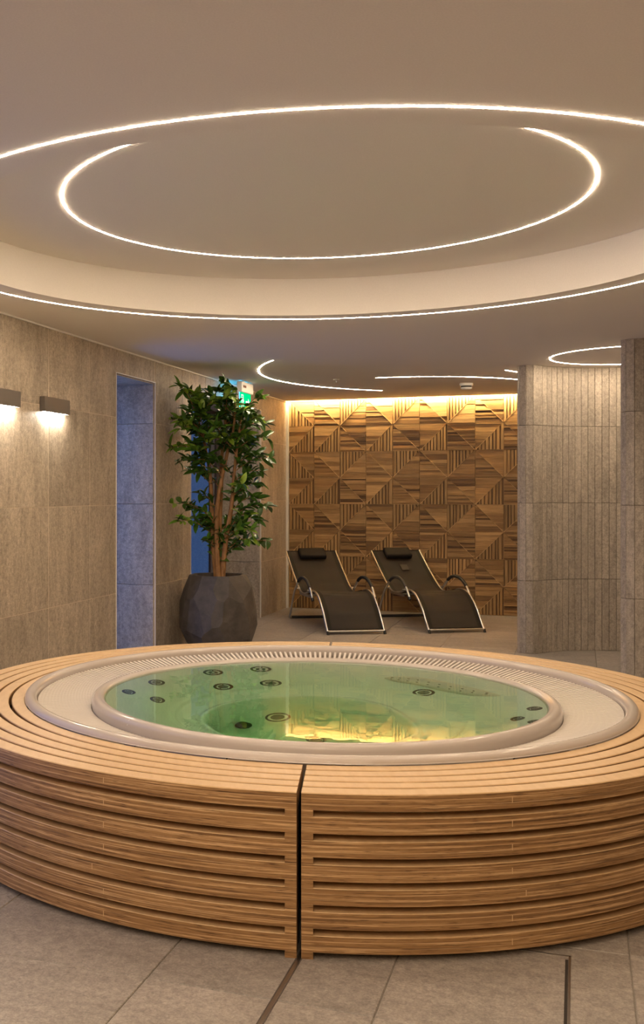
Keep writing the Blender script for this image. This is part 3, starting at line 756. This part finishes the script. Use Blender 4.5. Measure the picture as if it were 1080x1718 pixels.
def mid(a, b_):
    p = [Vector(((x-CX)/F*(F*CAMH/(y-V0)), F*CAMH/(y-V0), 0)) for x, y in (a, b_)]
    return (p[0]+p[1])/2
lounger(mid((550,1065.5),(646,1064)), math.radians(7.5), 'black sling sun lounger nearest the stone wall and the plant', False)
lounger(mid((720,1063),(813.7,1061)), math.radians(8.5), 'black sling sun lounger with a small care tag below its pillow', True)

# ================================================================== PLANTER AND FICUS
PD = 10.12; PX = (366-CX)/F*PD; PL = Vector((PX, PD, 0)); PH = .735
def prad(z):
    t = (z-.35); return .362*(1-(abs(t)/(.66 if t > 0 else .60))**2.1*(.86 if t > 0 else 1.0))
bm = bmesh.new(); bmesh.ops.create_cone(bm, segments=48, radius1=.5, radius2=.5, depth=PH, cap_ends=True, cap_tris=False)
for v in bm.verts: v.co.z += PH/2
rp = random.Random(5); pls = []
for ring_, (zc, cnt) in enumerate(((.07, 8), (.19, 10), (.31, 10), (.43, 10), (.55, 9), (.68, 8))):
    for i in range(cnt):
        a = 2*PI*(i+.5*(ring_%2)+rp.uniform(-.2,.2))/cnt; z = zc+rp.uniform(-.04,.04); e_ = .01
        dr = (prad(z+e_)-prad(z-e_))/(2*e_); n_ = Vector((math.cos(a), math.sin(a), -dr)).normalized()
        n_ = (n_ + Vector((rp.uniform(-.19,.19), rp.uniform(-.19,.19), rp.uniform(-.19,.19)))).normalized()
        pls.append((Vector((prad(z)*math.cos(a), prad(z)*math.sin(a), z)) + n_*rp.uniform(-.006,.006), n_))
for p, n_ in pls:
    g = bm.verts[:]+bm.edges[:]+bm.faces[:]
    res = bmesh.ops.bisect_plane(bm, geom=g, plane_co=p, plane_no=n_, clear_outer=True)
    ce = [x for x in res['geom_cut'] if isinstance(x, bmesh.types.BMEdge)]
    if ce: bmesh.ops.edgeloop_fill(bm, edges=ce)
bmesh.ops.remove_doubles(bm, verts=bm.verts[:], dist=.0015)
topf = max(bm.faces, key=lambda f: f.calc_center_median().z + f.normal.z*.01)
r_ = bmesh.ops.inset_region(bm, faces=[topf], thickness=.028)
ext = bmesh.ops.extrude_face_region(bm, geom=[topf]); bmesh.ops.translate(bm, verts=[v for v in ext['geom'] if isinstance(v, bmesh.types.BMVert)], vec=(0,0,-.10))
if topf.is_valid: bm.faces.remove(topf)
bmesh.ops.recalc_face_normals(bm, faces=bm.faces[:])
me = bpy.data.meshes.new('planter'); bm.to_mesh(me); bm.free()
planter = empty('planter', PL); tag(planter, 'large dark faceted planter standing by the stone wall', 'planter')
link('pot', me, M['pot'], planter)
q = MB(); q.lathe([(.225, .655), (.12, .668), (.0001, .672)], 24); q.obj('soil', M['soil'], planter)

ficus = empty('ficus_tree', PL + Vector((0,0,.66))); tag(ficus, 'leafy green ficus tree with several thin stems in the planter', 'plant')
rf = random.Random(21)
def pt(px, py, dy=0.0):
    Y = PD+dy; k = (px-CX)/F
    lim = (P0.x - DT.x/DT.y*P0.y + .07)/(k - DT.x/DT.y)          # stay in front of the left wall
    if 'inside wall' and Y > lim: Y = lim
    return at_depth(px, py, Y) - ficus.location
stems = [[(363,968,.0),(357,905,.02),(355,850,.03),(352,795,.0),(344,750,-.03),(332,700,-.06)],
         [(368,968,.03),(368,890,.04),(371,810,.05),(372,765,.06),(378,705,.06),(376,655,.05)],
         [(373,968,-.02),(379,905,-.03),(388,850,-.05),(392,800,-.05),(398,745,-.04),(405,695,-.03)],
         [(366,968,-.03),(363,890,-.02),(366,835,-.03),(380,765,-.02),(392,715,.0),(394,675,.02)]]
sp_all = []
for s_ in stems:
    P = spline([pt(*p) for p in s_], 6); n_ = len(P)
    q = MB(); q.tube(P, [.027*(1-.66*i/(n_-1)) for i in range(n_)], 8); q.obj('stem', M['bark'], ficus)
    sp_all += P
tips = [(300,647),(290,705),(284,752),(297,775),(318,655),(335,690),(352,672),(375,640),(388,650),(408,668),(440,668),(447,712),(430,700),(448,736),(453,770),(441,792),(420,745),(402,720),(342,735),(318,742),(330,790),(303,720),
        (345,705),(422,800),(405,812),(440,812),(362,715),(385,735),(415,690),(325,720),(350,770),(375,700),(395,690),(432,765),(310,690),(365,655),(398,655),(338,668),
        (291,845),(297,874),(318,852),(333,828),(345,882),(450,850),(430,836),(415,862),(350,905),(450,908),(422,905),(405,890),(393,915),(330,870),(435,872)]
tips += [(rf.uniform(300,440), rf.uniform(655,800)) for _ in range(20)] + [(rf.uniform(325,425), rf.uniform(800,900)) for _ in range(4)]
leafm = []
for k in range(4):
    rr = random.Random(k); L, Wd = .104*(1+.1*k-.12), .0225; cup = .008+.006*rr.random(); droop = -.012*rr.random()-.006; vs = []; fs = []
    n_ = 6
    for i in range(n_+1):
        u = i/n_; wd = Wd*(math.sin(PI*u**.82))**.8*(1 if u < .99 else 0) + .0006; z = droop*u*u
        vs += [(-wd, L*u, z+cup*wd/Wd), (0, L*u, z), (wd, L*u, z+cup*wd/Wd)]
    for i in range(n_): a = 3*i; fs += [(a,a+1,a+4,a+3), (a+1,a+2,a+5,a+4)]
    q = MB(); q.add(vs, fs, 0, True); m_ = q.mesh('leaf'); m_.materials.append(M['leaf']); leafm.append(m_)
leaves = []
for (px, py) in tips:
    dy = rf.uniform(-.30, .24)
    tip = pt(px, py, dy)
    cand = [p for p in sp_all if p.z < tip.z - .02]
    start = min(cand, key=lambda p: abs((p - tip).length - .28) + .4*abs((tip.z-p.z)-.16))
    midp = start.lerp(tip, .55) + Vector((0,0,.05))
    B = spline([start, midp, tip], 6); n_ = len(B)
    q = MB(); q.tube(B, [.006*(1-.75*i/(n_-1)) for i in range(n_)], 6); q.obj('branch', M['bark'], ficus)
    cnt = 19
    for i in range(cnt):
        u = .12 + .88*i/(cnt-1); x = u*(n_-1); a = min(int(x), n_-2); p = B[a].lerp(B[a+1], x-a)
        bd = (B[a+1]-B[a]).normalized(); side = bd.cross(Vector((0,0,1))).normalized()*(1 if i % 2 else -1)
        d = (bd*rf.uniform(.1,.9) + side*rf.uniform(.2,1.1) + Vector((rf.uniform(-.7,.7), rf.uniform(-.7,.4), rf.uniform(-.6,.7)))).normalized()
        n0 = Vector((rf.uniform(-.7,.7), rf.uniform(-1.3,.1), 1)).normalized()
        xx = d.cross(n0).normalized(); zz = xx.cross(d).normalized(); sc = rf.uniform(.8, 1.2)
        mm = Matrix(((xx.x*sc, d.x*sc, zz.x*sc, p.x), (xx.y*sc, d.y*sc, zz.y*sc, p.y), (xx.z*sc, d.z*sc, zz.z*sc, p.z), (0,0,0,1)))
        w_pt = ficus.location + p + d*.1*sc
        if (w_pt - P0).dot(DS) < .02 or w_pt.z > CEIL-.02: continue
        mpx = w_pt - d*.05*sc; ux, uy = CX+F*mpx.x/mpx.y, V0-F*(mpx.z-CAMH)/mpx.y
        if 393 < ux < 426 and 632 < uy < 671: continue
        leaves.append((mm, rf.randrange(4)))
leaves.sort(key=lambda l: l[0].translation.y)
for mm, k in leaves[:300]:
    o = link('leaf', leafm[k], None, ficus); o.matrix_local = mm
q = MB()
for mm, k in leaves[300:]:
    q.add([mm @ v.co for v in leafm[k].vertices], [tuple(p.vertices) for p in leafm[k].polygons], 0, True)
fo = q.obj('foliage', M['leaf'], ficus); fo['kind'] = 'stuff'

# ================================================================== WALL LAMPS
def sconce(t_c, label):
    e = empty('wall_lamp', room(0, t_c, 2.13), -ANG); tag(e, label, 'wall lamp', 'wall lamps on the stone wall')
    L, H, D = .405, .108, .042
    q = MB(); q.box(.004, D, -L/2, L/2, -H/2+.006, H/2); q.box(.004, .008, -L/2, L/2, -H/2, H/2); q.box(D-.004, D, -L/2, L/2, -H/2, H/2)
    q.box(.004, D, -L/2, -L/2+.004, -H/2, H/2); q.box(.004, D, L/2-.004, L/2, -H/2, H/2); q.obj('lamp_body', M['lamp_body'], e)
    q = MB(); q.box(0, .004, -L/2+.05, L/2-.05, -.03, .03); q.obj('mounting_plate', M['steel'], e)
    q = MB(); q.box(.010, D-.006, -L/2+.03, L/2-.03, -H/2+.001, -H/2+.005); q.obj('diffuser', M['lamp_light'], e)
tb = wall_t(66.5); sconce(tb+.2, 'dark box wall lamp shining down, nearer the narrow opening'); sconce(tb+.2-.755, 'dark box wall lamp shining down, cut by the left edge')

# ================================================================== EXIT SIGN, DETECTOR, SPRINKLER
pa = at_depth(401.5, 642, 11.40); sg = empty('exit_sign', (pa.x, pa.y, CEIL), -ANG); tag(sg, 'green lit emergency exit sign hanging from the ceiling behind the plant', 'exit sign')
q = MB(); q.cbox(-.03, .03, 0, .42, -.125, -.012, .006); hs = q.obj('housing', M['white_plastic'], sg)
q = MB(); q.box(-.012, .012, .1, .13, -.014, 0); q.box(-.012, .012, .29, .32, -.014, 0); q.obj('bracket', M['steel'], sg)
q = MB(); q.box(-.004, .006, .02, .40, -.305, -.125); q.obj('sign_panel', M['sign_green'], sg)
q = MB(); q.box(-.008, -.0045, .02, .40, -.30, -.01); q.obj('rear_diffuser', M['sign_cyan'], sg)
q = MB(); q.box(.030, .0312, .04, .15, -.075, -.05); q.obj('marking', plain('marking_brown', (.22,.09,.05), .6), hs)
def sign_poly(name, pts):
    q = MB(); n_ = len(pts); q.add([(.0063, y, z) for y, z in pts]+[(.0075, y, z) for y, z in pts], [tuple(range(n_)), tuple(range(n_, 2*n_))]+[(i,(i+1)%n_,n_+(i+1)%n_,n_+i) for i in range(n_)])
    return q.obj(name, M['sign_white'], sg)
sign_poly('door_symbol', [(.045,-.285),(.045,-.145),(.125,-.145),(.125,-.285),(.113,-.285),(.113,-.158),(.057,-.158),(.057,-.285)])
sign_poly('running_figure', [(.085,-.175),(.10,-.165),(.115,-.175),(.11,-.19),(.135,-.20),(.15,-.215),(.145,-.222),(.118,-.21),(.115,-.235),(.135,-.255),(.13,-.285),(.12,-.285),(.12,-.26),(.10,-.245),(.085,-.27),(.06,-.275),(.062,-.265),(.08,-.258),(.092,-.225),(.09,-.205),(.075,-.22),(.07,-.212),(.088,-.192)])
sign_poly('arrow_symbol', [(.21,-.225),(.21,-.205),(.30,-.205),(.30,-.175),(.36,-.215),(.30,-.255),(.30,-.225)])
Yd = F*(CEIL-CAMH)/(V0-643); e = empty('smoke_detector', ((782-CX)/F*Yd, Yd, CEIL)); tag(e, 'round white smoke detector on the ceiling before the timber wall', 'smoke detector')
q = MB(); q.lathe([(.0001,-.0005),(.070,-.0005),(.072,-.018),(.066,-.03)], 32); q.obj('base', M['white_plastic'], e)
q = MB(); q.lathe([(.056,-.028),(.056,-.045)], 28); q.obj('grille', M['dark'], e)
q = MB(); q.lathe([(.062,-.045),(.058,-.060),(.040,-.070),(.0001,-.072)], 28); q.obj('cover', M['white_plastic'], e)
Ys = F*(CEIL-CAMH)/(V0-636); e = empty('sprinkler', ((564-CX)/F*Ys, Ys, CEIL)); tag(e, 'tiny ceiling sprinkler head near the hook-shaped light line', 'sprinkler')
q = MB(); q.lathe([(.0001,-.0005),(.034,-.0005),(.030,-.008),(.012,-.010)], 20); q.obj('rosette', M['white_plastic'], e)
q = MB(); q.tube([(0,0,-.008),(0,0,-.036)], .007, 8); q.lathe([(.0001,-.036),(.018,-.036),(.018,-.039),(.0001,-.039)], 14); q.obj('deflector', M['steel'], e)

# ================================================================== FLOOR DRAIN AND HATCH
def fbox(mb, a, b_, c, d, z=.0015): mb.box(a, b_, c, d, -.003, z)
e = empty('floor_drain', room(2.722, -5.2), -ANG); tag(e, 'thin slot drain running from the tub seam towards the camera', 'drain')
for dx in (-.0085, .0085):
    q = MB(); fbox(q, dx-.0018, dx+.0018, 0, 2.62); q.obj('drain_edge', M['slot'], e)
q = MB(); q.box(-.0067, .0067, 0, 2.62, -.003, .0008); q.obj('drain_cover', M['steel'], e)
e = empty('floor_hatch', room(3.02, -3.6), -ANG); tag(e, 'flush floor hatch edge with dark slot at the lower right', 'floor hatch')
q = MB(); fbox(q, .515, .522, 0, 1.062); fbox(q, .0, .522, 1.056, 1.062); q.obj('hatch_frame', M['steel'], e)
q = MB(); q.box(.505, .514, 0, 1.03, -.003, .001); q.obj('hatch_slot', M['dark'], e)
